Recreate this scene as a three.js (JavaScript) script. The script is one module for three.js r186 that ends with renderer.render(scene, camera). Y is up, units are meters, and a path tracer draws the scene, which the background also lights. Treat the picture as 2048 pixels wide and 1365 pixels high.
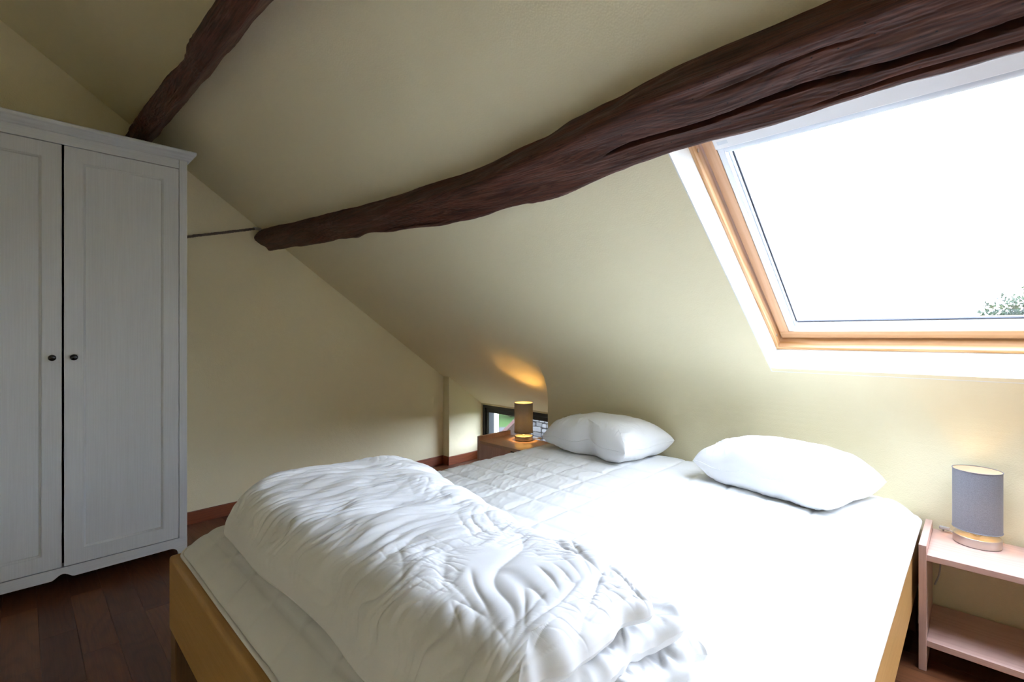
import * as THREE from 'three';
import { RoundedBoxGeometry } from 'three/addons/geometries/RoundedBoxGeometry.js';
import { mergeGeometries } from 'three/addons/utils/BufferGeometryUtils.js';
import { createNoise2D, createNoise3D } from 'simplex-noise';

// ---------- camera, sky, exposure ----------
const scene = new THREE.Scene();
const F = 958, HORIZON = 671, EYE = 1.1, YAW = 0.7993;             // focal length in pixels, horizon row, camera height
const camera = new THREE.PerspectiveCamera(2 * Math.atan(682.5 / F) * 180 / Math.PI, 2048 / 1365, 0.02, 400);
camera.position.set(0, EYE, 0);
camera.rotation.y = -YAW;
camera.setViewOffset(2048, 1365, 0, 682.5 - HORIZON, 2048, 1365);
scene.add(camera);

function mulberry(a) { return () => { a |= 0; a = a + 0x6D2B79F5 | 0; let t = Math.imul(a ^ a >>> 15, 1 | a); t = t + Math.imul(t ^ t >>> 7, 61 | t) ^ t; return ((t ^ t >>> 14) >>> 0) / 4294967296; }; }
const rnd = mulberry(11);
const n2 = createNoise2D(mulberry(5)), n3 = createNoise3D(mulberry(7));
const clamp = (x, a = 0, b = 1) => Math.min(b, Math.max(a, x));
const lerp = (a, b, t) => a + (b - a) * t;
const sst = (a, b, x) => { const t = clamp((x - a) / (b - a)); return t * t * (3 - 2 * t); };
const fbm = (x, y, o = 4) => { let s = 0, a = 0.5; for (let i = 0; i < o; i++) { s += a * n2(x, y); x = x * 2.03 + 17.1; y = y * 2.03 + 5.3; a *= 0.5; } return s; };

// overcast sky: bright thin cloud with slightly bluer breaks
{
  const W = 512, H = 256, d = new Float32Array(W * H * 4);
  for (let j = 0; j < H; j++) for (let i = 0; i < W; i++) {
    const up = ((j + 0.5) / H - 0.5) * Math.PI, a = (i + 0.5) / W * 2 * Math.PI;
    const x = Math.cos(up) * Math.cos(a), y = Math.sin(up), z = Math.cos(up) * Math.sin(a);
    const c = sst(-0.45, 0.35, n3(x * 2.2, y * 5, z * 2.2) * 0.6 + n3(x * 6, y * 12, z * 6) * 0.3);
    const o = (j * W + i) * 4;
    d[o] = lerp(0.75, 0.89, c); d[o + 1] = lerp(0.91, 0.99, c); d[o + 2] = lerp(1.16, 1.20, c); d[o + 3] = 1;
  }
  const sky = new THREE.DataTexture(d, W, H, THREE.RGBAFormat, THREE.FloatType);
  sky.mapping = THREE.EquirectangularReflectionMapping; sky.magFilter = THREE.LinearFilter; sky.needsUpdate = true;
  scene.background = sky;
  scene.backgroundIntensity = 7;
}
const renderer = new THREE.WebGLRenderer({ antialias: true });
renderer.toneMapping = THREE.LinearToneMapping;
renderer.toneMappingExposure = 2.65;
renderer.shadowMap.enabled = true;

// ---------- textures and materials ----------
function tex(w, h, fn, mx, my, srgb = true) {                        // the texture covers mx x my metres
  const d = new Uint8Array(w * h * 4);
  for (let j = 0; j < h; j++) for (let i = 0; i < w; i++) {
    const c = fn(i / w * mx, j / h * my), o = (j * w + i) * 4;
    d[o] = clamp(c[0]) * 255; d[o + 1] = clamp(c[1]) * 255; d[o + 2] = clamp(c[2]) * 255; d[o + 3] = 255;
  }
  const t = new THREE.DataTexture(d, w, h);
  t.wrapS = t.wrapT = THREE.MirroredRepeatWrapping; t.magFilter = THREE.LinearFilter;
  if (srgb) t.colorSpace = THREE.SRGBColorSpace;
  t.repeat.set(1 / mx, 1 / my); t.needsUpdate = true;
  return t;
}
const mix3 = (a, b, t) => [lerp(a[0], b[0], t), lerp(a[1], b[1], t), lerp(a[2], b[2], t)];
const hex = (h) => [(h >> 16 & 255) / 255, (h >> 8 & 255) / 255, (h & 255) / 255];
// u runs along the grain, v across it, both in metres
function wood(light, dark, { rings = 30, warp = 1.2, streak = 0.35, fine = 0.2, seed = 0, band = 0.5 } = {}) {
  const L = hex(light), D = hex(dark);
  return (u, v) => {
    u += seed * 13.7; v += seed * 3.1;
    const w = n2(u * 0.9, v * 4) * 0.045 * warp + n2(u * 2.7, v * 9) * 0.012 * warp;
    const s = (v + w) * rings, r = Math.pow(0.5 + 0.5 * Math.sin(s * 6.283), 2.2);
    const t = band * r + streak * (0.5 + 0.5 * n2(u * 3, v * 130)) + fine * (0.5 + 0.5 * n2(u * 14, v * 520)) + 0.25 * (0.5 + 0.5 * n2(u * 1.1 + 9, v * 7));
    return mix3(L, D, clamp(t));
  };
}
const std = (o) => new THREE.MeshPhysicalMaterial({ roughness: 0.6, ...o });
const woodMat = (fn, mx, my, o = {}) => std({ map: tex(o.w || 1024, o.h || 512, fn, mx, my), ...o.m });

const plasterBump = tex(512, 512, (u, v) => { const k = 0.5 + 0.35 * fbm(u * 14, v * 14, 3) + 0.18 * n2(u * 160, v * 160); return [k, k, k]; }, 0.8, 0.8, false);
const M = {};
M.wall = std({ color: new THREE.Color().setRGB(0.86, 0.785, 0.54), roughness: 0.85, bumpMap: plasterBump, bumpScale: 0.0012 });
M.reveal = std({ color: new THREE.Color().setRGB(0.84, 0.835, 0.80), roughness: 0.8, bumpMap: plasterBump, bumpScale: 0.0008 });
M.floors = [0x7d4e30, 0x74462b, 0x855537, 0x6b4029].map((c, i) => woodMat(wood(c, [0x54301c, 0x4c2a18, 0x5c3820, 0x482715][i], { rings: 22, warp: 2.4, streak: 0.25, band: 0.22, seed: i + 1 }), 1.4, 0.5, { m: { roughness: 0.38 } }));
M.base = woodMat(wood(0x94522f, 0x763a20, { rings: 40, seed: 9, band: 0.3 }), 1.6, 0.25, { w: 512, h: 128, m: { roughness: 0.4 } });
M.beam = std({ roughness: 0.62, map: tex(2048, 512, (() => {
  const L = hex(0x663a2c), D = hex(0x2e150c), G = hex(0x7a5a4e);
  return (u, v) => {
    const w = n2(u * 1.4, v * 6) * 0.03;
    let t = 0.36 + 0.42 * fbm(u * 2.2, (v + w) * 26, 3) + 0.34 * n2(u * 5, (v + w) * 170) + 0.2 * n2(u * 20, v * 420);
    let c = mix3(L, D, clamp(t + 0.1));
    const g = sst(0.25, 0.75, n2(u * 2.1 + 40, v * 11)) * sst(-0.1, 0.6, n2(u * 9, v * 90));
    c = mix3(c, G, 0.5 * g);
    const cell = 0.03, cx = Math.floor(u / cell), cy = Math.floor(v / cell), h = Math.abs(Math.sin(cx * 127.1 + cy * 311.7) * 43758.5453) % 1, h2 = (h * 91.7) % 1;
    const dx = u - (cx + 0.2 + 0.6 * h) * cell, dy = v - (cy + 0.2 + 0.6 * h2) * cell;
    if (h2 > 0.55 && dx * dx + dy * dy * 1.6 < 1.6e-6 * (0.6 + h)) c = [0.05, 0.03, 0.025];
    return c;
  };
})(), 3.0, 0.6), bumpMap: tex(1024, 512, (u, v) => { const k = 0.5 + 0.3 * n2(u * 6, v * 150) + 0.25 * fbm(u * 3, v * 40, 3); return [k, k, k]; }, 3.0, 0.6, false), bumpScale: 0.0016 });
M.wardrobe = woodMat((u, v) => {
  const k = 0.5 * n2(u * 2.5, v * 150) + 0.3 * n2(u * 8, v * 420) + 0.3 * n2(u * 0.9 + 3, v * 12);
  return mix3(hex(0xd6dade), hex(0xbfc2c5), clamp(0.4 + 0.28 * k));
}, 1.6, 0.5, { m: { roughness: 0.5 } });
M.bed = woodMat(wood(0xcfa468, 0xb98b4e, { rings: 34, warp: 0.5, streak: 0.35, fine: 0.35, band: 0.12, seed: 4 }), 1.8, 0.4, { m: { roughness: 0.45 } });
M.bedLeg = woodMat(wood(0x8a6a48, 0x705236, { rings: 60, warp: 0.4, band: 0.2, seed: 5 }), 0.6, 0.2, { w: 256, h: 128 });
M.pine = woodMat(wood(0xd9b088, 0xb98850, { rings: 34, warp: 0.75, streak: 0.12, fine: 0.1, band: 0.62, seed: 2 }), 1.3, 0.3, { w: 1024, h: 256, m: { roughness: 0.42 } });
M.pineSash = woodMat(wood(0xd8b08c, 0xc69a72, { rings: 50, warp: 0.25, streak: 0.25, fine: 0.2, band: 0.3, seed: 6 }), 1.3, 0.3, { w: 1024, h: 256, m: { roughness: 0.42 } });
M.stand = woodMat(wood(0xd3b2a6, 0xbd9789, { rings: 26, warp: 1.6, streak: 0.3, band: 0.35, seed: 3 }), 0.9, 0.4, { m: { roughness: 0.32, clearcoat: 0.25, clearcoatRoughness: 0.3 } });
const weave = tex(512, 512, (u, v) => { const k = 0.5 + 0.2 * Math.sin(u * 4200) * Math.sin(v * 4200) + 0.3 * n2(u * 300, v * 300); return [k, k, k]; }, 0.2, 0.2, false);
M.linen = std({ color: new THREE.Color().setRGB(0.84, 0.845, 0.85), roughness: 0.9, sheen: 0.2, sheenRoughness: 0.6 });
M.quilt = std({ color: new THREE.Color().setRGB(0.83, 0.835, 0.825), roughness: 0.85 });
M.pillow = std({ color: new THREE.Color().setRGB(0.85, 0.85, 0.85), roughness: 0.9 });
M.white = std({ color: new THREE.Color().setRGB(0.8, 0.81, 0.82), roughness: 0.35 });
M.alu = std({ color: new THREE.Color().setRGB(0.62, 0.66, 0.70), roughness: 0.35, metalness: 0.25 });
M.gasket = std({ color: new THREE.Color().setRGB(0.05, 0.055, 0.07), roughness: 0.6 });
M.glass = std({ color: 0xffffff, roughness: 0, transmission: 1, thickness: 0, ior: 1.5 });
M.black = std({ color: new THREE.Color().setRGB(0.012, 0.013, 0.016), roughness: 0.4 });
M.knob = std({ color: new THREE.Color().setRGB(0.012, 0.011, 0.012), roughness: 0.25, metalness: 0.3 });
M.steel = std({ color: new THREE.Color().setRGB(0.56, 0.54, 0.51), roughness: 0.32, metalness: 1 });
M.iron = std({ color: new THREE.Color().setRGB(0.16, 0.125, 0.10), roughness: 0.7, metalness: 0.3 });
M.cord = std({ color: new THREE.Color().setRGB(0.42, 0.40, 0.38), roughness: 0.6 });
M.shade = std({ map: tex(512, 512, (u, v) => { const k = 0.5 + 0.05 * n2(u * 30, v * 900) + 0.06 * n2(u * 900, v * 30); return [k, k * 1.0, k * 1.06]; }, 0.4, 0.2), roughness: 1, transmission: 0.11, thickness: 0, side: THREE.DoubleSide });
M.lining = std({ color: new THREE.Color().setRGB(0.85, 0.83, 0.78), roughness: 1, transmission: 0.35, thickness: 0, side: THREE.DoubleSide });
M.bulb = std({ color: 0xffffff, emissive: new THREE.Color().setRGB(1, 0.66, 0.3), emissiveIntensity: 1.5 });
M.grass = std({ specularIntensity: 0, color: new THREE.Color().setRGB(0.022, 0.042, 0.014), roughness: 1 });
M.yard = std({ specularIntensity: 0, color: new THREE.Color().setRGB(0.036, 0.036, 0.039), roughness: 1 });
M.leaf = std({ specularIntensity: 0, color: new THREE.Color().setRGB(0.014, 0.028, 0.010), roughness: 0.8, side: THREE.DoubleSide });
M.bark = std({ specularIntensity: 0, color: new THREE.Color().setRGB(0.07, 0.05, 0.035), roughness: 0.9 });
M.stone = std({ specularIntensity: 0, color: new THREE.Color().setRGB(0.042, 0.041, 0.039), roughness: 0.95, vertexColors: true });
M.mortar = std({ specularIntensity: 0, color: new THREE.Color().setRGB(0.015, 0.0145, 0.014), roughness: 1 });
M.roofTile = std({ specularIntensity: 0, color: new THREE.Color().setRGB(0.05, 0.027, 0.025), roughness: 0.9 });

// ---------- helpers ----------
const names = {};
const numbered = (n) => { const k = names[n] = (names[n] ?? -1) + 1; return k ? `${n}_${String(k).padStart(3, '0')}` : n; };
function uvGrain(g, axis, off = [0, 0]) {                            // uv in metres, u along the grain axis
  g = g.index ? g.toNonIndexed() : g; if (!g.attributes.normal) g.computeVertexNormals();
  const p = g.attributes.position, n = g.attributes.normal, uv = new Float32Array(p.count * 2), get = (a, i, k) => k === 0 ? a.getX(i) : k === 1 ? a.getY(i) : a.getZ(i);
  for (let i = 0; i < p.count; i += 3) {
    const m = [0, 1, 2].map((k) => Math.abs(get(n, i, k) + get(n, i + 1, k) + get(n, i + 2, k)));
    const others = [0, 1, 2].filter((k) => k !== axis), dom = m.indexOf(Math.max(...m));
    const va = dom === axis ? others[1] : others.find((k) => k !== dom), ua = dom === axis ? others[0] : axis;
    for (let j = i; j < i + 3; j++) { uv[j * 2] = get(p, j, ua) + off[0]; uv[j * 2 + 1] = get(p, j, va) + off[1]; }
  }
  g.setAttribute('uv', new THREE.BufferAttribute(uv, 2));
  return g;
}
function bx(x0, x1, y0, y1, z0, z1, r = 0, axis = 0) {
  const w = x1 - x0, h = y1 - y0, d = z1 - z0;
  const g = r ? new RoundedBoxGeometry(w, h, d, 2, Math.min(r, w / 2.01, h / 2.01, d / 2.01)) : new THREE.BoxGeometry(w, h, d);
  g.translate((x0 + x1) / 2, (y0 + y1) / 2, (z0 + z1) / 2);
  return uvGrain(g, axis, [x0 * 1.7 + z0, y0 * 3.1 + z0 * 2.3]);
}
const merge = (a) => mergeGeometries(a.map((g) => { g = g.index ? g.toNonIndexed() : g; for (const k of Object.keys(g.attributes)) if (!['position', 'normal', 'uv'].includes(k)) g.deleteAttribute(k); return g; }));
function mesh(name, g, m, parent = scene, label) {
  const o = new THREE.Mesh(Array.isArray(g) ? merge(g) : g, m);
  o.name = parent === scene ? numbered(name) : name; o.castShadow = o.receiveShadow = true;
  if (label) o.userData.label = label;
  parent.add(o); return o;
}
function group(name, pos = [0, 0, 0]) { const o = new THREE.Group(); o.name = numbered(name); o.position.set(...pos); scene.add(o); return o; }
function tag(o, label, category, grp) { o.userData.label = label; o.userData.category = category; if (grp) o.userData.group = grp; return o; }
function structure(o, label, category) { o.userData.kind = 'structure'; if (label) o.userData.label = label; if (category) o.userData.category = category; return o; }
function tube(pts, r, seg = 40, rad = 8, closed = false) { return new THREE.TubeGeometry(new THREE.CatmullRomCurve3(pts.map((p) => new THREE.Vector3(...p)), closed), seg, r, rad, closed); }
function extrude(pts, depth, holes = []) {
  const s = new THREE.Shape(pts.map((p) => new THREE.Vector2(...p)));
  for (const h of holes) s.holes.push(new THREE.Path(h.map((p) => new THREE.Vector2(...p))));
  return new THREE.ExtrudeGeometry(s, { depth, bevelEnabled: false });
}
function gridMesh(nu, nv, fn, closedU = false) {                     // fn(i, j) -> [x, y, z, u, v]
  const pos = [], uv = [], idx = [];
  for (let j = 0; j <= nv; j++) for (let i = 0; i <= nu; i++) { const p = fn(i, j); pos.push(p[0], p[1], p[2]); uv.push(p[3] ?? p[0], p[4] ?? p[2]); }
  for (let j = 0; j < nv; j++) for (let i = 0; i < nu; i++) { const a = j * (nu + 1) + i, b = a + 1, c = a + nu + 1, d = c + 1; idx.push(a, c, b, b, c, d); }
  const g = new THREE.BufferGeometry();
  g.setAttribute('position', new THREE.Float32BufferAttribute(pos, 3)); g.setAttribute('uv', new THREE.Float32BufferAttribute(uv, 2)); g.setIndex(idx); g.computeVertexNormals();
  return g;
}
function alongNormal(g, fn) {                                        // pushes every vertex out along its normal
  const p = g.attributes.position, n = g.attributes.normal;
  const d = []; for (let i = 0; i < p.count; i++) d.push(fn(p.getX(i), p.getY(i), p.getZ(i), i));
  for (let i = 0; i < p.count; i++) p.setXYZ(i, p.getX(i) + n.getX(i) * d[i], p.getY(i) + n.getY(i) * d[i], p.getZ(i) + n.getZ(i) * d[i]);
  g.computeVertexNormals(); return g;
}

// ---------- the room ----------
// x runs towards the eaves, -z towards the gable. The roof rises from the eaves at ROOF radians.
const SLOPE = 0.7057, APEX = 2.537, ROOF = Math.atan(SLOPE), CR = Math.cos(ROOF), SR = Math.sin(ROOF);
const roofY = (x) => APEX - SLOPE * x;
const GABLE = -3.29, KNEE = 2.39, EAVE = 2.9, KNEE_END = -2.0, BACK = 2.3, LEFT = -1.25, RIDGE = -0.8;
const roofFrame = (name) => { const o = group(name, [0, APEX, 0]); o.rotation.z = -ROOF; return o; };   // local x down the slope, y outward, z as the room
const ADDED_HOLE2 = { s0: 1.575, s1: 2.761, n0: -2.05, n1: -0.91 };       // unseen twin opening behind the camera, added to brighten the room
const HOLE = { s0: 1.575, s1: 2.761, n0: -0.504, n1: 0.636 };       // skylight opening: along the slope, and towards the gable
{
  const s0 = RIDGE / CR - 0.1, s1 = 3.62;
  const g = extrude([[s0, BACK * -1 - 0.2], [s1, BACK * -1 - 0.2], [s1, 3.5], [s0, 3.5]], 0.26, [HOLE, ADDED_HOLE2].map((h) => [[h.s0, h.n0], [h.s0, h.n1], [h.s1, h.n1], [h.s1, h.n0]]));
  g.rotateX(-Math.PI / 2); g.rotateZ(-ROOF); g.translate(0, APEX, 0);
  structure(mesh('ceiling', uvGrain(g, 2), M.wall), 'sloping cream plaster ceiling under the roof with a skylight opening', 'ceiling');
  const top = roofY(RIDGE);
  const o = extrude([[RIDGE + 0.05, top - 0.02], [LEFT - 0.2, top - SLOPE * 0.65], [LEFT - 0.2, top - SLOPE * 0.65 + 0.3], [RIDGE + 0.05, top + 0.3]], 5.9);
  o.translate(0, 0, -3.5);
  structure(mesh('ceiling', uvGrain(o, 2), M.wall), 'cream plaster slope on the other side of the ridge', 'ceiling');
  const gp = extrude([[LEFT - 0.2, -0.1], [3.2, -0.1], [3.2, 0.42], [RIDGE, top + 0.1], [LEFT - 0.2, top - SLOPE * 0.5]], 0.2);
  gp.translate(0, 0, GABLE - 0.2);
  structure(mesh('wall_gable', uvGrain(gp, 1), M.wall), 'cream gable wall behind the white wardrobe', 'wall');
  structure(mesh('wall_pilaster', bx(2.533, EAVE + 0.1, 0, 0.76, GABLE, -3.208, 0.004, 1), M.wall), 'shallow cream pier standing out of the gable wall beside the low black window', 'wall');
  const bk = extrude([[LEFT - 0.2, -0.1], [3.2, -0.1], [3.2, 0.42], [RIDGE, top + 0.1], [LEFT - 0.2, top - SLOPE * 0.5]], 0.2);
  bk.translate(0, 0, BACK);
  structure(mesh('wall_back', uvGrain(bk, 1), M.wall), 'cream gable wall opposite the wardrobe', 'wall');
  structure(mesh('wall_left_bounce', bx(LEFT - 0.2, LEFT, -0.1, top - SLOPE * 0.4, -3.4, 2.4, 0, 1), M.wall), 'unseen cream wall placed to bounce skylight onto the foot of the bed', 'wall');  // out of view, set close so it throws daylight back into the room
  // knee wall with the soft cove where it runs into the slope
  const pts = [[KNEE, 0]], T = 0.19, dir = [-CR, SR], xc = KNEE, yc = roofY(KNEE);
  for (let i = 0; i <= 14; i++) {                                    // quadratic curve tangent to the wall and to the slope
    const t = i / 14, a = [xc, yc - T], b = [xc, yc], c = [xc + dir[0] * T, yc + dir[1] * T];
    pts.push([(1 - t) ** 2 * a[0] + 2 * t * (1 - t) * b[0] + t * t * c[0], (1 - t) ** 2 * a[1] + 2 * t * (1 - t) * b[1] + t * t * c[1]]);
  }
  const e = pts[pts.length - 1];
  pts.push([e[0] + 0.02 * SR, e[1] + 0.02 * CR], [2.96, roofY(2.96) + 0.02], [2.96, 0]);
  const kn = extrude(pts, BACK - KNEE_END + 0.1); kn.translate(0, 0, KNEE_END);
  structure(mesh('wall_knee', uvGrain(kn, 2), M.wall), 'low cream knee wall behind the bed curving into the slope', 'wall');
  // eaves wall of the alcove, with the low window opening
  const WN = [2.28, 3.2], WY = [0.07, 0.478];
  const ew = extrude([[1.9, -0.1], [3.5, -0.1], [3.5, 0.56], [1.9, 0.56]], 0.2, [[[WN[0], WY[0]], [WN[0], WY[1]], [WN[1], WY[1]], [WN[1], WY[0]]]]);
  ew.rotateY(Math.PI / 2); ew.translate(EAVE, 0, 0);
  structure(mesh('wall_eaves', uvGrain(ew, 2), M.wall), 'low cream eaves wall of the alcove around the black window', 'wall');
  // low black window
  const w = group('window_2', [EAVE, 0, 0]);
  structure(w, 'low wide window with a black frame in the eaves wall behind the nightstand lamp', 'window');
  const fr = (a0, a1, b0, b1, x0, x1) => bx(x0, x1, b0, b1, -a1, -a0, 0.003, 2);
  const [n0, n1] = WN, [y0, y1] = WY;
  mesh('frame', [fr(n0, n1, y1 - 0.03, y1, 0.012, 0.08), fr(n0, n1, y0, y0 + 0.03, 0.012, 0.08), fr(n1 - 0.03, n1, y0 + 0.03, y1 - 0.03, 0.012, 0.08), fr(n0, n0 + 0.03, y0 + 0.03, y1 - 0.03, 0.012, 0.08)], M.black, w);
  mesh('sash', [fr(n0 + 0.03, n1 - 0.03, y1 - 0.068, y1 - 0.03, 0.025, 0.09), fr(n0 + 0.03, n1 - 0.03, y0 + 0.03, y0 + 0.068, 0.025, 0.09), fr(n1 - 0.068, n1 - 0.03, y0 + 0.068, y1 - 0.068, 0.025, 0.09), fr(n0 + 0.03, n0 + 0.068, y0 + 0.068, y1 - 0.068, 0.025, 0.09)], M.black, w);
  mesh('pane', bx(0.055, 0.059, y0 + 0.06, y1 - 0.06, -(n1 - 0.06), -(n0 + 0.06)), M.glass, w);
  // baseboards
  const bb = (x0, x1, z0, z1, ax) => bx(x0, x1, 0, 0.072, z0, z1, 0.003, ax);
  structure(mesh('baseboard_gable', bb(LEFT, 2.533, GABLE, GABLE + 0.013, 0), M.base), 'reddish brown wooden baseboard along the gable wall', 'baseboard');
  structure(mesh('baseboard_pier', [bb(2.52, 2.533, GABLE + 0.013, -3.208, 2), bb(2.52, EAVE, -3.208, -3.195, 0)], M.base), 'reddish brown wooden baseboard turning round the pier beside the low window', 'baseboard');
  structure(mesh('baseboard_eaves', bb(EAVE - 0.013, EAVE, -3.195, KNEE_END, 2), M.base), 'reddish brown wooden baseboard under the low window', 'baseboard');
}
// floor: laminate strips laid towards the gable
{
  const f = group('floor'); structure(f, 'dark brown wood strip floor', 'floor');
  mesh('subfloor', bx(LEFT - 0.1, 3.0, -0.1, -0.013, -3.4, 2.4), M.mortar, f);
  const WID = 0.1, rest = [];
  let k = 0;
  for (let x = -0.55; x < 2.88; x += WID) {
    let z = GABLE - rnd() * 0.4;
    while (z < 0.35) {
      const len = 0.35 + rnd() * 0.6, z0 = Math.max(z, GABLE), z1 = Math.min(z + len, 0.35), x1 = Math.min(x + WID, EAVE);
      if (z1 - z0 > 0.02) {
        const g = new THREE.BoxGeometry(x1 - x - 0.0007, 0.012, z1 - z0 - 0.0007);
        g.translate((x + x1) / 2, -0.006 - 0.0003 * rnd(), (z0 + z1) / 2);
        mesh('strip', uvGrain(g, 2, [rnd() * 9, rnd() * 9]), M.floors[Math.floor(rnd() * 4)], f); k++;
      }
      z += len;
    }
  }
  for (let x = LEFT; x < 2.88; x += WID) { if (x < -0.56) rest.push(bx(x, x + WID - 0.0007, -0.012, 0, GABLE, BACK, 0, 2)); else rest.push(bx(x, Math.min(x + WID, EAVE) - 0.0007, -0.012, 0, 0.35, BACK, 0, 2)); }
  const o = mesh('far_strips', rest, M.floors[0], f); o.userData.kind = 'stuff';
}

// ---------- old timber purlins ----------
// a pixel gives a ray; where it meets a plane at inward depth p under the slope gives place along and down the slope
function onSlope(px, py, pOf) {
  const u = (px - 1024) / F, v = (HORIZON - py) / F, sa = Math.sin(YAW), ca = Math.cos(YAW), dx = sa + u * ca, dn = ca - u * sa;
  let n = 1.5, D = 1, p = 0;
  for (let i = 0; i < 12; i++) { p = pOf(n); D = (-p - (EYE - APEX) * CR) / (dx * SR + v * CR); n = dn * D; }
  const x = dx * D, y = EYE + v * D;
  return [n, x * CR - (y - APEX) * SR];                              // [towards gable, down the slope]
}
function curve(pts) {                                                // piecewise smooth s(n)
  const a = pts.slice().sort((p, q) => p[0] - q[0]);
  return (n) => {
    if (n <= a[0][0]) return a[0][1]; if (n >= a[a.length - 1][0]) return a[a.length - 1][1];
    let i = 0; while (a[i + 1][0] < n) i++;
    const t = (n - a[i][0]) / (a[i + 1][0] - a[i][0]); return lerp(a[i][1], a[i + 1][1], t * t * (3 - 2 * t) * 0.5 + t * 0.5);
  };
}
function purlin(name, { sUp, sDown, p, n0, n1, seed, groove, topIn = 0, r = 0.018, taperUp = 0 }) {
  const NA = 760, per = [];                                          // section: uphill face, bottom, downhill face
  const na = 34, nb = 76;
  for (let i = 0; i <= na; i++) per.push([0, i / na]);
  for (let i = 1; i <= nb; i++) per.push([1, i / nb]);
  for (let i = 1; i <= na; i++) per.push([2, i / na]);
  const NU = per.length - 1;
  const build = (i, j) => {
    const n = lerp(n0, n1, j / NA), a = sUp(n), b = sDown(n), d = p(n), [face, t] = per[i];
    let s, q, nx, ny;
    if (face === 0) { s = a - taperUp * (1 - t); q = lerp(0.03, -d, t); nx = -1; ny = 0; } else if (face === 1) { s = lerp(a, b, t); q = -d; nx = 0; ny = -1; } else { s = b; q = lerp(-d, 0.03, t); nx = 1; ny = 0; }
    // round the two lower edges
    const cs = clamp(s, a + r, b - r), cq = Math.max(q, -d + r);
    if (q < -d + r && (s < a + r || s > b - r)) { const l = Math.hypot(s - cs, q - cq) || 1; nx = (s - cs) / l; ny = (q - cq) / l; s = cs + nx * r; q = cq + ny * r; }
    let h = 0.006 * n2(n * 2.3 + seed, s * 9 + q * 9) + 0.0022 * n2(n * 5 + seed, s * 22 + q * 22) + 0.0006 * n2(n * 16, (s + q) * 90 + seed);
    const rough = sst(0.15, 0.7, n2(n * 1.3 + seed * 3, s * 7)); h -= 0.004 * rough * Math.abs(n2(n * 14, (s + q) * 60 + seed));
    if (groove && face === 1) h -= groove(n, t, b - a);
    if (q > -0.01) h *= sst(0.02, -0.01, q);
    s += nx * h; q += ny * h;
    return [s, q, -n, n, s * 1 + (face === 0 ? -q - d : face === 2 ? d + q : 0)];
  };
  const g = gridMesh(NU, NA, build);
  // end caps
  const cap = (j) => { const pts = per.map((_, i) => build(i, j)), c = pts.reduce((m, v) => [m[0] + v[0] / pts.length, m[1] + v[1] / pts.length, v[2]], [0, 0, 0]), pos = [], uv = [];
    for (let i = 0; i < NU; i++) for (const v of [c, pts[i], pts[i + 1]]) { pos.push(v[0], v[1], v[2]); uv.push(v[0], v[1]); }
    const q = new THREE.BufferGeometry(); q.setAttribute('position', new THREE.Float32BufferAttribute(pos, 3)); q.setAttribute('uv', new THREE.Float32BufferAttribute(uv, 2)); q.computeVertexNormals(); return q; };
  const o = mesh(name, merge([g, cap(0), cap(NA)]), M.beam);
  o.position.set(0, APEX, 0); o.rotation.z = -ROOF;
  return o;
}
{
  const pLow = (n) => lerp(0.105, 0.078, sst(0.6, 3.2, n));
  const top = curve([[519, 460], [640, 431], [765.6, 399], [870, 366], [980.5, 327], [1086, 274], [1150, 238], [1222.7, 200], [1290, 162], [1365.6, 126], [1510.6, 64], [1655.5, 0]].map(([a, b]) => onSlope(a, b, () => 0)).concat([[-1, 1.36], [-2.3, 1.35]]));
  const bot = curve([[541, 504], [620, 492], [675, 483], [699, 482], [716, 480], [734, 470], [800, 465], [880, 456], [920, 447], [937.5, 445], [960, 439], [1010, 424], [1055, 411], [1070, 411], [1120, 397], [1183.6, 371], [1240, 347], [1283, 329], [1350, 306], [1419.5, 288], [1572.7, 244], [1697, 209], [2048, 108.5]].map(([a, b]) => onSlope(a, b, pLow)).concat([[-0.6, 1.535], [-2.3, 1.53]]));
  const crack = (n, t, w) => {
    let h = 0;
    const line = (c, width, depth, na, nb) => { const m = sst(na, na - 0.12, n) * sst(nb, nb + 0.1, n), d = Math.abs(t - c) * w; h = Math.max(h, m > 0.02 ? depth * m * (1 - sst(width * m * 0.35, width * m, d)) : 0); };
    line(0.66 + 0.05 * n2(n * 2.2, 3) - 0.10 * sst(0.2, 0.9, n) + 0.12 * sst(0.95, 1.4, n), 0.0075, 0.035, 0.78, -2.4);
    line(0.86 + 0.03 * n2(n * 3, 8), 0.004, 0.012, 0.3, -1.6);
    line(0.8 + 0.03 * n2(n * 4, 1), 0.003, 0.01, 2.0, 1.45);
    line(0.25 + 0.04 * n2(n * 3, 21), 0.003, 0.008, 0.5, 0.1);
    return h;
  };
  tag(purlin('timber_beam', { sUp: top, sDown: bot, p: pLow, n0: -2.3, n1: 3.286, seed: 3.3, groove: crack }), 'thick crooked dark timber beam with long cracks running just above the skylight', 'beam');
  const pUp = (n) => lerp(0.204, 0.1175, clamp((n - 1.574) / 1.716));
  const down = (n) => 0.627 + (3.29 - n) * 0.0297;
  const up = curve([[248, 272], [275, 230], [303, 188.7], [350, 136], [364, 112.5], [373, 86.7], [394.5, 55], [428.5, 0]].map(([a, b]) => onSlope(a, b, pUp)).concat([[0.8, 0.60], [-0.5, 0.62], [-2.3, 0.66]]));
  tag(purlin('timber_beam', { sUp: up, sDown: down, p: pUp, n0: -2.3, n1: 3.286, seed: 8.1, r: 0.012 }), 'dark timber beam high up the slope, running in above the wardrobe top', 'beam');
}
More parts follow.
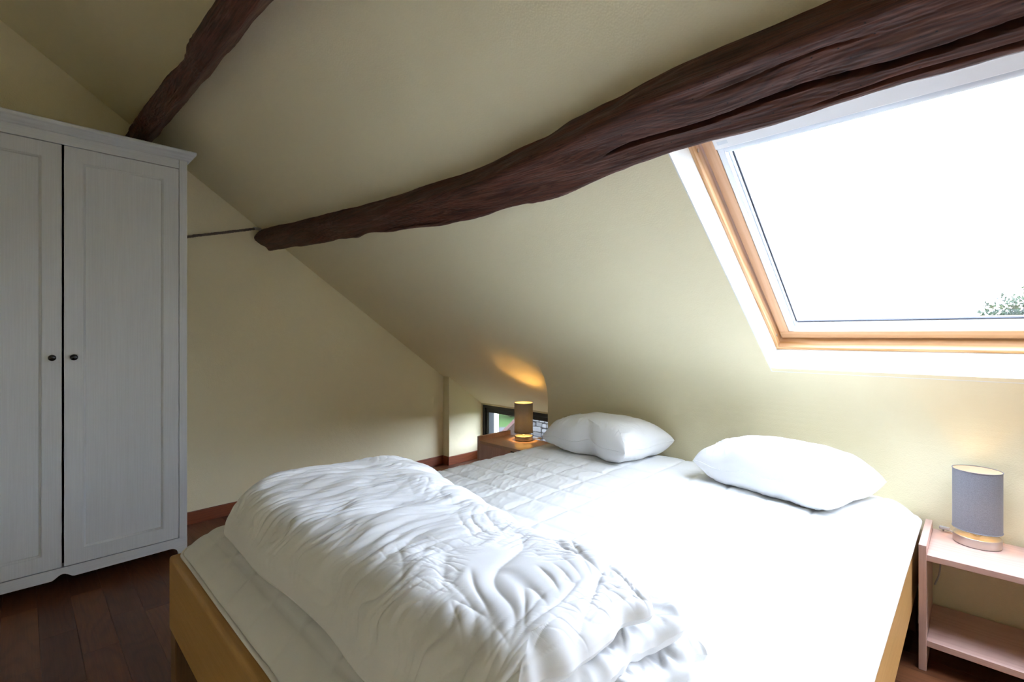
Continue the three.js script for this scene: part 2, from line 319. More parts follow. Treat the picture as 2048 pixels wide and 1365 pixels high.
// iron tie along the gable wall
{
  const g = group('tie_rod'); tag(g, 'thin rough dark rod on the gable wall from the wardrobe to the beam end', 'rod');
  const pts = []; for (let i = 0; i <= 12; i++) { const t = i / 12; pts.push([lerp(0.35, 1.035, t), lerp(1.575, 1.773, t) + 0.002 * n2(i * 1.7, 2), GABLE + 0.011]); }
  mesh('rod', alongNormal(tube(pts, 0.0075, 160, 8), (x, y, z) => 0.0016 * n3(x * 90, y * 90, z * 90)), M.iron, g);
  mesh('bracket', [bx(1.03, 1.075, 1.768, 1.785, GABLE, GABLE + 0.016, 0.003), bx(1.066, 1.078, 1.745, 1.79, GABLE, GABLE + 0.02, 0.003)], M.steel, g);
}

// ---------- skylight ----------
function skylight(name, label, hole) {
  const g = roofFrame(name);
  structure(g, label, 'window');
  const { s0, s1, n0, n1 } = hole, z0 = -n1, z1 = -n0;
  const b = (sa, sb, ta, tb, za, zb, r = 0.002, ax = 0) => bx(sa, sb, ta, tb, za, zb, r, ax);
  const T0 = 0.113, T1 = 0.25, E = 0.003;                            // pine frame sits 113 mm up inside the white lining
  mesh('lining', [b(s1 - E, s1 + 0.001, -0.001, T0, z0, z1, 0, 2), b(s0 - 0.001, s0 + E, -0.001, T0, z0, z1, 0, 2), b(s0, s1, -0.001, T0, z0 - 0.001, z0 + E, 0), b(s0, s1, -0.001, T0, z1 - E, z1 + 0.001, 0)], M.reveal, g, 'white plaster lining');
  const frame = mesh('frame', [b(s1 - 0.018, s1 + 0.004, T0, T1, z0 - 0.004, z1 + 0.004, 0.002, 2), b(s0 - 0.004, s0 + 0.02, T0, T1, z0 - 0.004, z1 + 0.004, 0.002, 2), b(s0 + 0.02, s1 - 0.018, T0, T1, z0 - 0.004, z0 + 0.014), b(s0 + 0.02, s1 - 0.018, T0, T1, z1 - 0.014, z1 + 0.004)], M.pine, g, 'orange pine frame with curved grain');
  for (const s of [s0 + 0.12, s1 - 0.075]) { const c = new THREE.CylinderGeometry(0.006, 0.006, 0.004, 16); c.rotateX(Math.PI / 2); c.translate(s, 0.138, z0 + 0.0145); mesh('screw', c, M.steel, frame); }
  const S = 0.158, sb = s1 - 0.024, st = s0 + 0.03, za = z0 + 0.021, zb = z1 - 0.021;
  const sash = mesh('sash', [b(sb - 0.045, sb, S, 0.225, za, zb, 0.003, 2), b(st, st + 0.06, S, 0.225, za, zb, 0.003, 2), b(st + 0.06, sb - 0.045, S, 0.225, za, za + 0.036, 0.003), b(st + 0.06, sb - 0.045, S, 0.225, zb - 0.036, zb, 0.003)], M.pineSash, g, 'paler pine sash');
  // bevel of the bottom sash rail, its sky highlight painted in as white
  const bevelGeo = extrude([[sb - 0.045, S + 0.004], [sb - 0.062, 0.206], [sb - 0.045, 0.206]], zb - za - 0.1); bevelGeo.translate(0, 0, za + 0.05);
  mesh('bevel_highlight', uvGrain(bevelGeo, 2), M.white, sash);
  const gs = [st + 0.12, sb - 0.064], gz = [za + 0.066, zb - 0.066];
  mesh('pane', b(gs[0] - 0.02, gs[1] + 0.015, 0.206, 0.21, gz[0] - 0.015, gz[1] + 0.015, 0), M.glass, g);
  mesh('gasket', [b(gs[1], gs[1] + 0.006, 0.199, 0.206, gz[0], gz[1], 0.001), b(gs[0], gs[1], 0.2, 0.206, gz[0] - 0.005, gz[0], 0.001), b(gs[0], gs[1], 0.2, 0.206, gz[1], gz[1] + 0.005, 0.001)], M.gasket, sash);
  // blind: side rails and cassette
  mesh('blind_rail', [b(gs[0] - 0.03, sb - 0.044, S + 0.004, 0.2, za + 0.036, za + 0.056, 0.002), b(gs[0] - 0.03, sb - 0.044, 0.185, 0.205, za + 0.056, za + 0.061, 0.001)], M.alu, g, 'pale aluminium blind rail');
  mesh('blind_rail', [b(gs[0] - 0.03, sb - 0.044, S + 0.004, 0.2, zb - 0.056, zb - 0.036, 0.002), b(gs[0] - 0.03, sb - 0.044, 0.185, 0.205, zb - 0.061, zb - 0.056, 0.001)], M.alu, g, 'pale aluminium blind rail');
  const cassette = mesh('blind_cassette', b(st + 0.01, st + 0.113, S - 0.012, 0.2, za + 0.038, zb - 0.038, 0.004), M.white, g, 'white blind cassette');
  const roll = new THREE.CylinderGeometry(0.017, 0.017, zb - za - 0.12, 24); roll.rotateX(Math.PI / 2); roll.scale(1.2, 1, 1); roll.translate(st + 0.122, S + 0.012, (za + zb) / 2);
  mesh('blind_bar', roll, M.alu, cassette);
  mesh('type_plate', b(st + 0.085, st + 0.097, S - 0.0125, S - 0.0115, za + 0.05, za + 0.08, 0), M.alu, cassette);
}
skylight('window_1', 'large skylight over the bed in the slope, with a pine frame and raised white blind', HOLE);
skylight('window_3', 'unseen pine-framed skylight added behind the camera to brighten the room', ADDED_HOLE2);  // extra skylight out of view, there only for more daylight

// ---------- wardrobe ----------
{
  const X0 = -0.318, X1 = 0.577, ZF = -2.796, g = group('wardrobe', [X0, 0, ZF]);
  tag(g, 'tall white-stained wooden wardrobe with two panelled doors against the gable wall', 'wardrobe');
  const W = X1 - X0, mid = 0.129 - X0, D = 0.47, b = (...a) => bx(...a);
  mesh('carcass', [b(0, 0.018, 0.02, 1.955, -D, -0.02, 0.002, 1), b(W - 0.018, W, 0.02, 1.955, -D, -0.02, 0.002, 1), b(0, W, 0.02, 1.955, -D, -D + 0.008, 0, 1), b(0.018, W - 0.018, 1.93, 1.955, -D, -0.02), b(0.018, W - 0.018, 0.1, 0.118, -D, -0.03)], M.wardrobe, g);
  mesh('stile', b(0, 0.033, 0.10, 1.96, -0.024, 0, 0.002, 1), M.wardrobe, g);
  mesh('stile', b(W - 0.033, W, 0.10, 1.96, -0.024, 0, 0.002, 1), M.wardrobe, g);
  mesh('top_rail', b(0.034, W - 0.034, 1.914, 1.96, -0.024, 0, 0.002, 0), M.wardrobe, g);
  // cornice: profile swept along front and both sides with mitred corners
  const prof = [[0, 1.957], [0.008, 1.957], [0.009, 1.963], [0.014, 1.966], [0.022, 1.976], [0.024, 1.982], [0.031, 1.984], [0.033, 1.99], [0.033, 1.999], [0.031, 2.001], [-0.1, 2.001]];
  const path = [[0, -D, -1, 0], [0, 0, -1, 1], [W, 0, 1, 1], [W, -D, 1, 0]];
  mesh('cornice', uvGrain(gridMesh(prof.length - 1, 3, (i, j) => { const [x, z, ox, oz] = path[j], [o, y] = prof[i]; return [x + ox * Math.max(o, -0.09), y, z + oz * Math.max(o, -0.09)]; }).toNonIndexed(), 0), M.wardrobe, g);
  mesh('top_board', b(0.0, W, 1.985, 1.9995, -D, 0, 0, 0), M.wardrobe, g);
  // scalloped plinth
  const sh = [[0, 0], [0.036, 0]];
  for (let i = 0; i <= 8; i++) { const a = i / 8 * Math.PI / 2; sh.push([0.036 + 0.03 * (1 - Math.cos(a)) , 0.03 + 0.035 * Math.sin(a)]); }
  for (let i = 0; i <= 10; i++) { const t = i / 10 * 2 - 1; sh.push([mid + t * 0.036, 0.062 + 0.02 * Math.pow(Math.cos(t * Math.PI / 2), 1.6)]); }
  for (let i = 8; i >= 0; i--) { const a = i / 8 * Math.PI / 2; sh.push([W - 0.036 - 0.03 * (1 - Math.cos(a)), 0.03 + 0.035 * Math.sin(a)]); }
  sh.push([W - 0.036, 0], [W, 0], [W, 0.108], [0, 0.108]);
  const pl = extrude(sh, 0.022); pl.translate(0, 0, -0.022);
  mesh('plinth', uvGrain(pl, 0), M.wardrobe, g);
  for (const x of [0.0, W - 0.036]) mesh('foot', b(x, x + 0.036, 0, 0.1, -D, -D + 0.03, 0.002, 1), M.wardrobe, g);
  const door = (x0, x1, hinge) => {
    const y0 = 0.112, y1 = 1.911, f = 0.06, q = 0.004;
    const ring = extrude([[x0, y0], [x1, y0], [x1, y1], [x0, y1]], 0.02, [[[x0 + f, y0 + f], [x0 + f, y1 - f], [x1 - f, y1 - f], [x1 - f, y0 + f]]]); ring.translate(0, 0, -0.021);
    const d = mesh('door', uvGrain(ring, 1, [x0, 0]), M.wardrobe, g);
    mesh('panel', b(x0 + f - 0.002, x1 - f + 0.002, y0 + f - 0.002, y1 - f + 0.002, -0.02, -0.010, 0, 1), M.wardrobe, d);
    // small ogee moulding inside the frame
    const a = x0 + f, c = x1 - f, e = y0 + f, h = y1 - f, mp = [[0, -0.002], [0.002, -0.001], [0.003, -0.004], [0.006, -0.005], [0.009, -0.0085], [0.010, -0.0102]];
    const loop = [[a, e, 1, 1], [c, e, -1, 1], [c, h, -1, -1], [a, h, 1, -1], [a, e, 1, 1]];
    mesh('moulding', uvGrain(gridMesh(mp.length - 1, 4, (i, j) => { const [x, y, ox, oy] = loop[j], [o, z] = mp[i]; return [x + ox * o, y + oy * o, z]; }).toNonIndexed(), 1), M.wardrobe, d);
    const kx = hinge > 0 ? x0 + 0.03 : x1 - 0.03;
    const kn = new THREE.LatheGeometry([[0.0001, 0], [0.006, 0], [0.0055, 0.008], [0.0065, 0.012], [0.011, 0.015], [0.0132, 0.019], [0.0125, 0.023], [0.008, 0.026], [0.0001, 0.027]].map((p) => new THREE.Vector2(...p)), 24);
    kn.rotateX(Math.PI / 2); kn.translate(kx, 1.005, -0.001);
    mesh('knob', kn, M.knob, d, 'small round black knob');
  };
  door(0.035, mid - 0.004, -1); door(mid + 0.004, W - 0.035, 1);
}

// ---------- bed ----------
const BED = { x0: 0.326, x1: 2.375, z0: -1.816, z1: -0.157 };
{
  const g = group('bed_frame', [BED.x0, 0, BED.z0]); tag(g, 'oak veneer double bed frame with deep plain rails under the mattress', 'bed');
  const L = BED.x1 - BED.x0, W = BED.z1 - BED.z0;
  mesh('foot_rail', bx(0, 0.045, 0.18, 0.41, 0.0, W, 0.01, 2), M.bed, g);
  mesh('side_rail', bx(0.045, L - 0.03, 0.18, 0.41, 0, 0.03, 0.006, 0), M.bed, g);
  mesh('side_rail', bx(0.045, L - 0.03, 0.18, 0.41, W - 0.03, W, 0.006, 0), M.bed, g);
  mesh('head_rail', bx(L - 0.03, L, 0.18, 0.41, 0, W, 0.006, 2), M.bed, g);
  for (const x of [0.004, L - 0.064]) for (const z of [0.006, W - 0.066]) mesh('leg', bx(x, x + 0.06, 0, 0.185, z, z + 0.06, 0.004, 1), M.bedLeg, g);
  mesh('centre_beam', bx(0.045, L - 0.03, 0.18, 0.235, W / 2 - 0.03, W / 2 + 0.03, 0.003, 0), M.bedLeg, g);
  for (let i = 0; i < 12; i++) mesh('slat', bx(0.1 + i * 0.16, 0.17 + i * 0.16, 0.235, 0.252, 0.03, W - 0.03, 0.002, 2), M.bedLeg, g);
}
// quilted mattress: rounded sides, stitched squares of 155 mm
const MX0 = 0.35, MX1 = 2.37, MZ0 = -1.826, MZ1 = -0.151, TOP = 0.49, MC = 0.075, EDGE = 0.419;
const lineD = (v, first, step) => { const q = (v - first) / step; return Math.abs(q - Math.round(q)) * step; };
function mattressY(x, z) {
  const ex = Math.min(x - MX0, MX1 - x), ez = Math.min(z - MZ0, MZ1 - z), R = 0.11, c = 0.11;
  let e = Math.min(ex, ez);
  if (ex < c && ez < c) e = Math.max(0, c - Math.pow((c - ex) ** 3 + (c - ez) ** 3, 1 / 3));
  const f = 1 - (1 - clamp(e / R)) ** 2;
  const d = Math.min(lineD(x, 0.419, 0.1535), lineD(-z, 0.722, 0.1555));
  const puff = 0.007 * (1 - Math.exp(-d / 0.010)) - 0.007;
  const far = sst(0.8, 1.5, -z) * sst(0.85, 1.2, x) * sst(2.2, 1.7, x);
  const wr = 0.0016 * n2(x * 9, z * 14) + far * 0.003 * (1 - Math.abs(n2(x * 7 + 3, z * 22 + x * 6))) ** 3;
  return [EDGE + (TOP - EDGE) * f + (puff + wr) * (0.45 + 0.55 * f), e];
}
{
  const g = group('mattress'); tag(g, 'thick mattress in a white quilted cover with stitched squares on the bed frame', 'mattress');
  const NX = 330, NZ = 270, c = MC;
  const top = gridMesh(NX, NZ, (i, j) => {
    let x = lerp(MX0, MX1, i / NX), z = lerp(MZ0, MZ1, j / NZ);
    const ex = Math.min(x - MX0, MX1 - x), ez = Math.min(z - MZ0, MZ1 - z);
    if (ex < c && ez < c) {                                          // squeeze the corner square into the quarter disc
      const a = (c - ex) / c, b = (c - ez) / c, m = Math.max(a, b), l = Math.hypot(a, b) || 1, nx = a / l * m * c, nz = b / l * m * c;
      x = x < 1 ? MX0 + c - nx : MX1 - c + nx; z = z < -1 ? MZ0 + c - nz : MZ1 - c + nz;
    }
    return [x, mattressY(x, z)[0], z];
  });
  const loop = [];
  const arc = (cx, cz, a0) => { for (let i = 0; i <= 10; i++) { const a = a0 + i / 10 * Math.PI / 2; loop.push([cx + c * Math.cos(a), cz + c * Math.sin(a)]); } };
  arc(MX1 - c, MZ1 - c, 0); arc(MX0 + c, MZ1 - c, Math.PI / 2); arc(MX0 + c, MZ0 + c, Math.PI); arc(MX1 - c, MZ0 + c, Math.PI * 1.5); loop.push(loop[0]);
  const cx = (MX0 + MX1) / 2, cz = (MZ0 + MZ1) / 2;
  const skirt = gridMesh(loop.length - 1, 4, (i, j) => { const [x, z] = loop[i], k = [1, 0.997, 0.955, 0.93, 0.93][j]; return [cx + (x - cx) * (k + (1 - k) * 0), [0.4205, 0.413, 0.4115, 0.38, 0.253][j], cz + (z - cz) * k]; });
  mesh('top_cover', top, M.quilt, g);
  mesh('side_cover', skirt, M.quilt, g);
  mesh('hem', tube(loop.slice(0, -1).flatMap(([x, z], i) => { const [x2, z2] = loop[i + 1], k = Math.max(1, Math.round(Math.hypot(x2 - x, z2 - z) / 0.08)); return Array.from({ length: k }, (_, j) => [lerp(x, x2, j / k), 0.4185 + 0.002 * n2(i + j * 0.7, 4), lerp(z, z2, j / k)]); }), 0.0055, 700, 6, true), M.quilt, g);
}

// ---------- pillows ----------
function pillow(name, a, b, cx, cz, turn, dent, seed, label) {
  const g = group(name, [cx, TOP, cz]); g.rotation.y = turn; tag(g, label, 'pillow');
  const N = 150, seamY = 0.072;
  const at = (p, q, side) => {
    let x = a * p * (1 - 0.07 * (1 - q * q)), z = b * q * (1 - 0.05 * (1 - p * p));
    const ew = Math.pow(Math.max(0, (1 - p * p * p * p) * (1 - q * q * q * q)), 0.5), soft = Math.pow(Math.max(0, (1 - p * p) * (1 - q * q)), 0.3);
    let y = seamY + (side > 0 ? 0.118 * (0.55 * ew + 0.45 * soft) : -0.085 * Math.pow(ew, 0.8));
    const edge = Math.max(Math.abs(p), Math.abs(q)), along = Math.abs(p) > Math.abs(q) ? z : x;
    const wr = sst(0.35, 0.9, edge) * sst(1.02, 0.93, edge) * (1 - Math.abs(n2(along * 17 + seed + 0.8 * n2(x * 6, z * 6), edge * 2.2 + seed))) ** 2;
    y += side * (0.006 * wr * (p < 0 ? 1 : 0.3) + 0.003 * n2(x * 8 + seed, z * 8)) * (1 - edge ** 8);
    y += 0.012 * n2(x * 5 + seed * 2, z * 5) * sst(0.6, 1, edge);
    if (dent) {                                                      // pushed-in fold in the front edge
      const k = Math.exp(-(((z - dent) / 0.045) ** 2)) * sst(-0.55, -0.98, p), k2 = Math.exp(-(((z - dent) / 0.05) ** 2)) * sst(-0.6, -0.98, p);
      x += 0.022 * k2; y += (side > 0 ? 0.012 : 0.03) * k;
    }
    if (side < 0) y = Math.max(y, 0.003);
    return [x, y, z];
  };
  const t = (i) => { const k = i / N * 2 - 1; return Math.sin(k * Math.PI / 2) * 0.65 + k * 0.35; };
  mesh('cover', [gridMesh(N, N, (i, j) => at(t(i), t(j), 1)), (() => { const q = gridMesh(N, N, (i, j) => at(t(N - i), t(j), -1)); return q; })()], M.pillow, g);
  const ring = []; for (let i = 0; i < 40; i++) ring.push([-1 + i / 20, -1]); for (let i = 0; i < 40; i++) ring.push([1, -1 + i / 20]); for (let i = 0; i < 40; i++) ring.push([1 - i / 20, 1]); for (let i = 0; i < 40; i++) ring.push([-1, 1 - i / 20]);
  mesh('seam', tube(ring.map(([p, q]) => at(p, q, 1)), 0.0022, 480, 6, true), M.pillow, g);
}
pillow('pillow', 0.205, 0.272, 2.15, -1.40, -0.10, 0.02, 1.3, 'white pillow with a pushed-in front edge, beside the low black window');
pillow('pillow', 0.19, 0.275, 2.115, -0.555, -0.235, 0, 4.7, 'plump white pillow at the head of the bed beside the pink-brown shelf and lamp');

// ---------- folded duvet ----------
{
  const g = group('duvet', [0, TOP, 0]); tag(g, 'crumpled white duvet folded in layers across the foot of the mattress', 'duvet');
  const ridge = (n, k = 3) => Math.pow(1 - Math.abs(n), k);
  function slab(name, { NU, NV, xr, xf, nFar, nNear, yt, yb, ym, Rr, Rf, Rfar, Rnear, disp, wave }) {
    const ease = (t) => lerp(t, 0.5 - 0.5 * Math.cos(Math.PI * t), 0.55);
    const make = (nu, nv, side) => gridMesh(nu, nv, (i, j) => {
      let p = ease(side > 0 ? i / nu : 1 - i / nu), q = ease(j / nv), a = xr(q), b = xf(q), w = a - b;
      const far = nFar(p), near = nNear(p), len = far - near;
      // inside the rounded rim, turn the corner squares into quarter discs
      const RX = p < 0.5 ? Rr(q) : Rf, RN = q < 0.5 ? Rfar : Rnear;
      let A = 1 - clamp(Math.min(p, 1 - p) * w / RX), B = 1 - clamp(Math.min(q, 1 - q) * len / RN);
      if (A > 0 && B > 0) { const k = Math.max(A, B) / Math.hypot(A, B); A *= k; B *= k; const pe = (1 - A) * RX / w, qe = (1 - B) * RN / len; p = p < 0.5 ? pe : 1 - pe; q = q < 0.5 ? qe : 1 - qe; }
      const x0 = a - p * w, n = lerp(far, near, q), f = Math.sqrt(Math.max(0, 1 - A * A - B * B));
      const m = ym(p, q), v = side > 0 ? lerp(m, yt(p, q), f) : lerp(m, yb(p, q), f);
      return [x0, v + (wave ? wave(x0, n, q) : 0), -n, x0, n];
    });
    const topG = make(NU, NV, 1);
    if (disp) { const P = topG.attributes.position; alongNormal(topG, (x, y, z, i) => { const ii = i % (NU + 1), jj = Math.floor(i / (NU + 1)), e = Math.min(ii, NU - ii, jj, NV - jj) / 12; return disp(x, y, -z) * clamp(e); }); }
    return mesh(name, [topG, make(NU / 2, NV / 2, -1)], M.linen, g);
  }
  const warpN = (x, n) => 0.05 * n2(x * 4, n * 4) + 0.02 * n2(x * 9 + 4, n * 9);
  // long creases: noise stretched along one direction
  const crease = (x, n, ang, across, ratio, seed, k) => { const c = Math.cos(ang), d = Math.sin(ang), a = x * c + n * d, b = n * c - x * d + 0.025 * n2(x * 3 + seed, n * 3); return ridge(n2(a * across / ratio + seed, b * across + seed * 2), k); };
  const W = (x, y, n) => {
    const wf = sst(0.62, 0.98, n);                                    // the far part runs in long pleats
    let h = 0.012 * n2(x * 2.6 + 7, n * 2.6);
    const m1 = sst(-0.2, 0.4, n2(x * 3, n * 4 + 2)), m2 = sst(-0.1, 0.5, n2(x * 3.4 + 20, n * 3.4)), m3 = sst(-0.1, 0.5, n2(x * 4 + 50, n * 4));
    h += wf * (0.013 * crease(x, n, -0.2, 9, 6, 2, 1.4) + (0.005 + 0.008 * sst(0.95, 0.65, x)) * (0.3 + 0.7 * m1) * crease(x, n, -0.3, 20, 9, 5, 1.4) + 0.0032 * crease(x, n, -0.25, 36, 10, 9, 1.6) + 0.0025 * m2 * crease(x, n, 0.7, 14, 4, 14, 5));
    h += (1 - 0.75 * wf) * (0.006 * crease(x, n, 0.55, 6, 4, 3, 3) + 0.0045 * m2 * crease(x, n, 1.1, 13, 5, 8, 4) + 0.0035 * m1 * crease(x, n, -0.5, 14, 5, 12, 4) + 0.003 * m3 * crease(x, n, 0.2, 24, 6, 17, 3) + 0.0016 * m1 * crease(x, n, 1.9, 30, 4, 23, 4));
    const foot = sst(0.56, 0.44, x);                                  // fine gathers hanging down the foot side
    h = lerp(h, 0.007 * n2(n * 4, 5) + 0.006 * ridge(n2(n * 17 + 0.6 * n2(n * 6, y * 9), y * 2 + 3), 2) + 0.0014 * ridge(n2(n * 52, y * 4), 2), foot * 0.85);
    return h;
  };
  slab('outer_fold', { NU: 340, NV: 420, xr: (q) => lerp(1.21, 0.79, Math.pow(q, 0.92)) + 0.012 * n2(q * 5, 2), xf: (q) => 0.402 + 0.012 * n2(q * 3, 9), nFar: (p) => 1.655 - 0.03 * p, nNear: (p) => 0.395 + 0.02 * p + 0.012 * n2(p * 4, 3),
    yt: (p, q) => 0.188 + 0.002 * sst(0.6, 1, q) - 0.02 * sst(0.45, 0, p) * (1 - q), yb: (p, q) => 0.006 + 0.115 * sst(0.68, 0.9, q) * sst(0.97, 0.8, p), ym: (p, q) => lerp(lerp(0.022, 0.045, sst(0.5, 1, p)), lerp(0.145, 0.05, sst(0.75, 1, p)), sst(0.68, 0.9, q)),
    Rr: (q) => lerp(0.24, 0.06, sst(0.2, 1, q)), Rf: 0.16, Rfar: 0.095, Rnear: 0.055, disp: W });
  const lay = (name, y0, y1, x1, near, seed) => slab(name, { NU: 150, NV: 150, xr: () => x1, xf: () => 0.45, nFar: () => 1.0, nNear: (p) => near + 0.018 * n2(p * 3.3 + seed, 1) + 0.05 * p, yt: () => y1, yb: () => y0, ym: () => (y0 + y1) / 2,
    Rr: () => 0.03, Rf: 0.03, Rfar: 0.03, Rnear: 0.03, wave: (x, n, q) => sst(0.5, 1, q) * (0.012 * n2(x * 9 + seed, n * 5) + 0.004 * n2(x * 25, n * 16 + seed)), disp: (x, y, n) => 0.005 * ridge(n2(x * 9 + seed, n * 10 - x * 8), 4) + 0.0015 * ridge(n2(x * 22, n * 20 + seed), 4) });
  lay('inner_fold', 0.066, 0.118, 0.845, 0.375, 3);
  lay('inner_fold', 0.008, 0.062, 0.87, 0.345, 7);
}

// ---------- nightstands and lamps ----------
function nightstand(near = 0.411) {
  const g = group('nightstand'), D = 0.305, W = 0.43;                // front towards the foot of the bed (-x), runs along z
  for (const [z, h] of [[0, 0.411], [W - 0.02, near]]) mesh('side_panel', bx(0, D, 0, h, z, z + 0.02, 0.0015, 1), M.stand, g);
  mesh('top_board', bx(0.004, D, 0.361, 0.381, 0.02, near > 0.4 ? W - 0.02 : W, 0.0015, 2), M.stand, g);
  mesh('shelf', bx(0.004, D, 0.081, 0.101, 0.02, W - 0.02, 0.0015, 2), M.stand, g);
  return g;
}
const ns = nightstand(); ns.position.set(2.066, 0, -0.1405);
tag(ns, 'small open two-tier wooden nightstand with a pinkish sheen against the knee wall under the skylight', 'nightstand');
const nsB = nightstand(0.361); nsB.position.set(2.178, 0, -2.449);
tag(nsB, 'small open two-tier wooden nightstand in the alcove before the low black window', 'nightstand');
function lamp(x, z, power, label, cordDrop) {
  const Y = 0.381, g = group('table_lamp', [x, Y, z]); tag(g, label, 'lamp');
  const lathe = (pts, n = 64) => new THREE.LatheGeometry(pts.map((p) => new THREE.Vector2(...p)), n);
  mesh('base', lathe([[0.0001, 0.001], [0.0605, 0.001], [0.062, 0.003], [0.062, 0.029], [0.0605, 0.031], [0.0001, 0.031]]), M.steel, g, 'brushed steel disc base');
  mesh('stem', lathe([[0.0001, 0.03], [0.011, 0.03], [0.011, 0.036], [0.006, 0.038], [0.006, 0.06], [0.014, 0.062], [0.014, 0.095], [0.0001, 0.096]], 24), M.steel, g);
  const R = 0.0635, y0 = 0.052, y1 = 0.255;
  const shade = mesh('shade', (() => { const c = new THREE.CylinderGeometry(R, R, y1 - y0, 72, 1, true); c.translate(0, (y0 + y1) / 2, 0); return c; })(), M.shade, g, 'grey fabric drum shade');
  { const c = new THREE.CylinderGeometry(R - 0.0012, R - 0.0012, y1 - y0 - 0.002, 72, 1, true); c.translate(0, (y0 + y1) / 2, 0); mesh('lining', c, M.lining, shade, 'white shade lining'); }
  for (const y of [y0, y1]) { const t = new THREE.TorusGeometry(R, 0.0014, 8, 72); t.rotateX(Math.PI / 2); t.translate(0, y, 0); mesh('rim', t, M.shade, shade); }
  const bulb = mesh('bulb', lathe([[0.0001, 0.095], [0.012, 0.096], [0.013, 0.11], [0.021, 0.128], [0.023, 0.14], [0.019, 0.154], [0.01, 0.162], [0.0001, 0.164]], 24), M.bulb, g);
  const l = new THREE.PointLight(new THREE.Color().setRGB(1, 0.52, 0.12), power, 0, 2); l.position.set(0, 0.135, 0); l.castShadow = true; l.shadow.radius = 0.9; g.add(l); l.name = 'bulb_light';
  const cord = mesh('cord', tube(cordDrop, 0.0026, 60, 8), M.cord, g, 'thin grey cord');
  const sw = new RoundedBoxGeometry(0.012, 0.012, 0.03, 2, 0.004); sw.translate(...cordDrop[2]); mesh('switch', sw, M.cord, cord);
  return g;
}
lamp(2.3, -0.002, 0.014, 'round table lamp with grey-blue fabric shade on the nightstand under the skylight', [[0.03, 0.006, -0.05], [0.045, 0.012, -0.068], [0.05, 0.016, -0.085], [0.072, -0.01, -0.09], [0.075, -0.08, -0.095], [0.055, -0.16, -0.1], [0.05, -0.2, -0.112]]);
lamp(2.418, -2.24, 0.066, 'round table lamp with dark glowing shade on the alcove nightstand before the low window', [[0.05, 0.006, 0.03], [0.07, 0.006, 0.05], [0.085, 0.007, 0.075], [0.094, -0.02, 0.08], [0.1, -0.12, 0.085], [0.1, -0.3, 0.09]]);

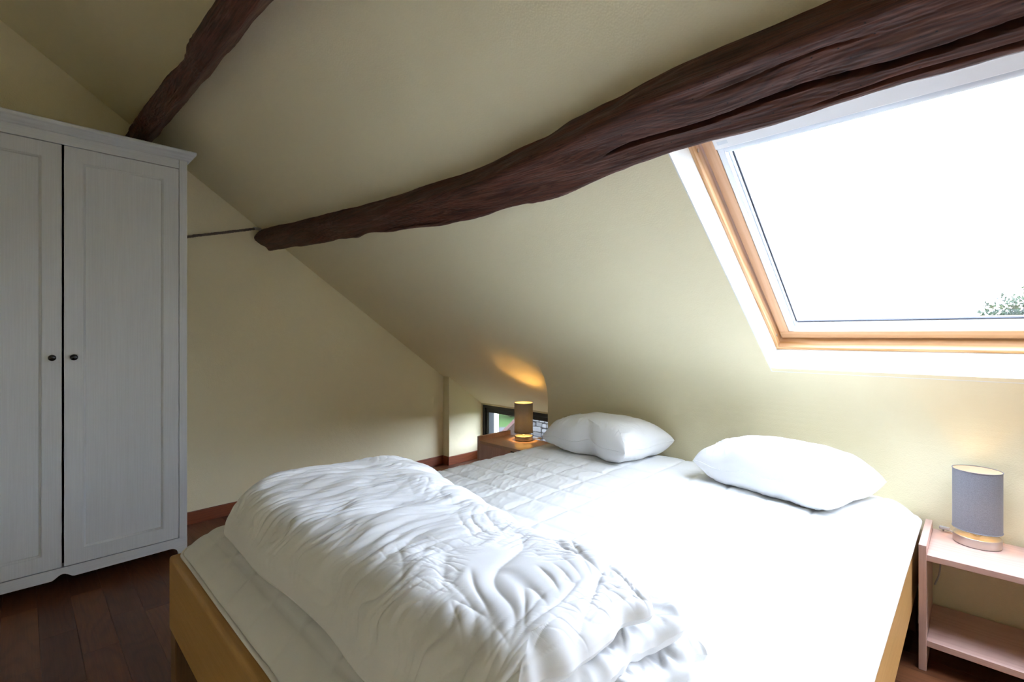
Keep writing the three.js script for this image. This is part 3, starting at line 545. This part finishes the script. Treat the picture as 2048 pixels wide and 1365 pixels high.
// ---------- outside ----------
{
  const GY = -5.2;
  structure(mesh('ground', bx(3.6, 120, GY - 0.3, GY, -110, 110), M.grass), 'green grass field below the low window', 'ground');
  structure(mesh('yard', (() => { const y = bx(-25, 25, GY, GY + 0.03, -32.7, -6); y.rotateY(-YAW); return y; })(), M.yard), 'pale paved yard below the low window', 'yard');
  const leaves = (n, rx, ry, rz, size, seed) => {
    const r = mulberry(seed), pos = [];
    for (let i = 0; i < n; i++) {
      const u = r() * 2 - 1, a = r() * 6.283, k = Math.pow(r(), 0.4), s = Math.sqrt(1 - u * u), c = new THREE.Vector3(rx * k * s * Math.cos(a), ry * k * u, rz * k * s * Math.sin(a));
      c.addScaledVector(c, 0.16 * n3(c.x * 0.9 + seed, c.y * 0.9, c.z * 0.9));
      const e1 = new THREE.Vector3(r() - 0.5, r() - 0.5, r() - 0.5).normalize().multiplyScalar(size), e2 = new THREE.Vector3(r() - 0.5, r() - 0.5, r() - 0.5).normalize().multiplyScalar(size * 0.7);
      for (const v of [c, c.clone().add(e1), c.clone().add(e2)]) pos.push(v.x, v.y, v.z);
    }
    const g = new THREE.BufferGeometry(); g.setAttribute('position', new THREE.Float32BufferAttribute(pos, 3)); g.setAttribute('uv', new THREE.Float32BufferAttribute(new Float32Array(pos.length / 3 * 2), 2)); g.computeVertexNormals(); return g;
  };
  const tree = (x, z, h, rx, ry, seed, label, m, cat = 'tree') => {
    const t = group(cat, [x, GY, z]); tag(t, label, cat, cat === 'bush' ? 'bushes beyond the yard' : undefined);
    const tr = new THREE.CylinderGeometry(0.08, 0.16, h - ry * 0.6, 8); tr.translate(0, (h - ry * 0.6) / 2, 0); mesh('trunk', tr, M.bark, t);
    const l = leaves(9000, rx, ry, rx, 0.3, seed); l.translate(0, h - ry, 0); mesh('foliage', l, m, t);
  };
  tree(45.5, 2.6, 9.1, 3.3, 3.6, 5, 'leafy green tree top showing above the bottom edge of the skylight', M.leaf);
  [-7.2, -3.3, 0.6, 4.5, 8.4].forEach((lat, i) => { const D = 37 + 0.8 * (i % 2), sa = Math.sin(YAW), ca = Math.cos(YAW); tree(sa * D + ca * lat, -(ca * D - sa * lat), 4.2, 1.6, 2.1, 20 + i, 'dense green bush beyond the yard, seen through the low window', M.leaf, 'bush'); });
  // neighbour's rubble stone wall close to the low window
  const w = group('stone_wall', [9.5, GY, -8.4]); tag(w, 'pale rubble stone wall seen through the low window', 'stone wall');
  mesh('mortar', bx(0, 0.5, 0, 6.2, -0.35, 3.5), M.mortar, w);
  const r = mulberry(77), parts = [];
  for (let y = 2.6; y < 6.1; y += 0.13) for (let z = -0.35; z < 1.6;) {
    const l = 0.12 + r() * 0.22, h = 0.1 + r() * 0.035, s = new RoundedBoxGeometry(0.1, h, l - 0.018, 1, 0.03); s.translate(-0.0 - r() * 0.03, y + h / 2, z + l / 2);
    const c = s.index ? s.toNonIndexed() : s, t = 0.65 + r() * 0.6, col = new Float32Array(c.attributes.position.count * 3); for (let i = 0; i < col.length; i++) col[i] = t; c.setAttribute('color', new THREE.BufferAttribute(col, 3)); parts.push(c); z += l;
  }
  const st = new THREE.Mesh(mergeGeometries(parts), M.stone); st.name = 'stones'; st.userData.kind = 'stuff'; st.castShadow = st.receiveShadow = true; w.add(st);
  // low shed with a reddish verge in front of the stone wall
  const sh = group('shed', [9.6, GY, -10.3]); tag(sh, 'low shed with reddish sloping roof beside the stone wall', 'shed');
  mesh('wall', bx(0.1, 2.4, 0, 2.9, 0.1, 1.4), M.yard, sh);
  const rf = extrude([[-0.1, 2.88], [1.45, 4.2], [1.45, 4.32], [-0.1, 3.0]], 2.5); rf.rotateY(-Math.PI / 2); rf.translate(2.5, 0, 0);
  mesh('roof', uvGrain(rf, 0), M.roofTile, sh);
}
renderer.render(scene, camera);
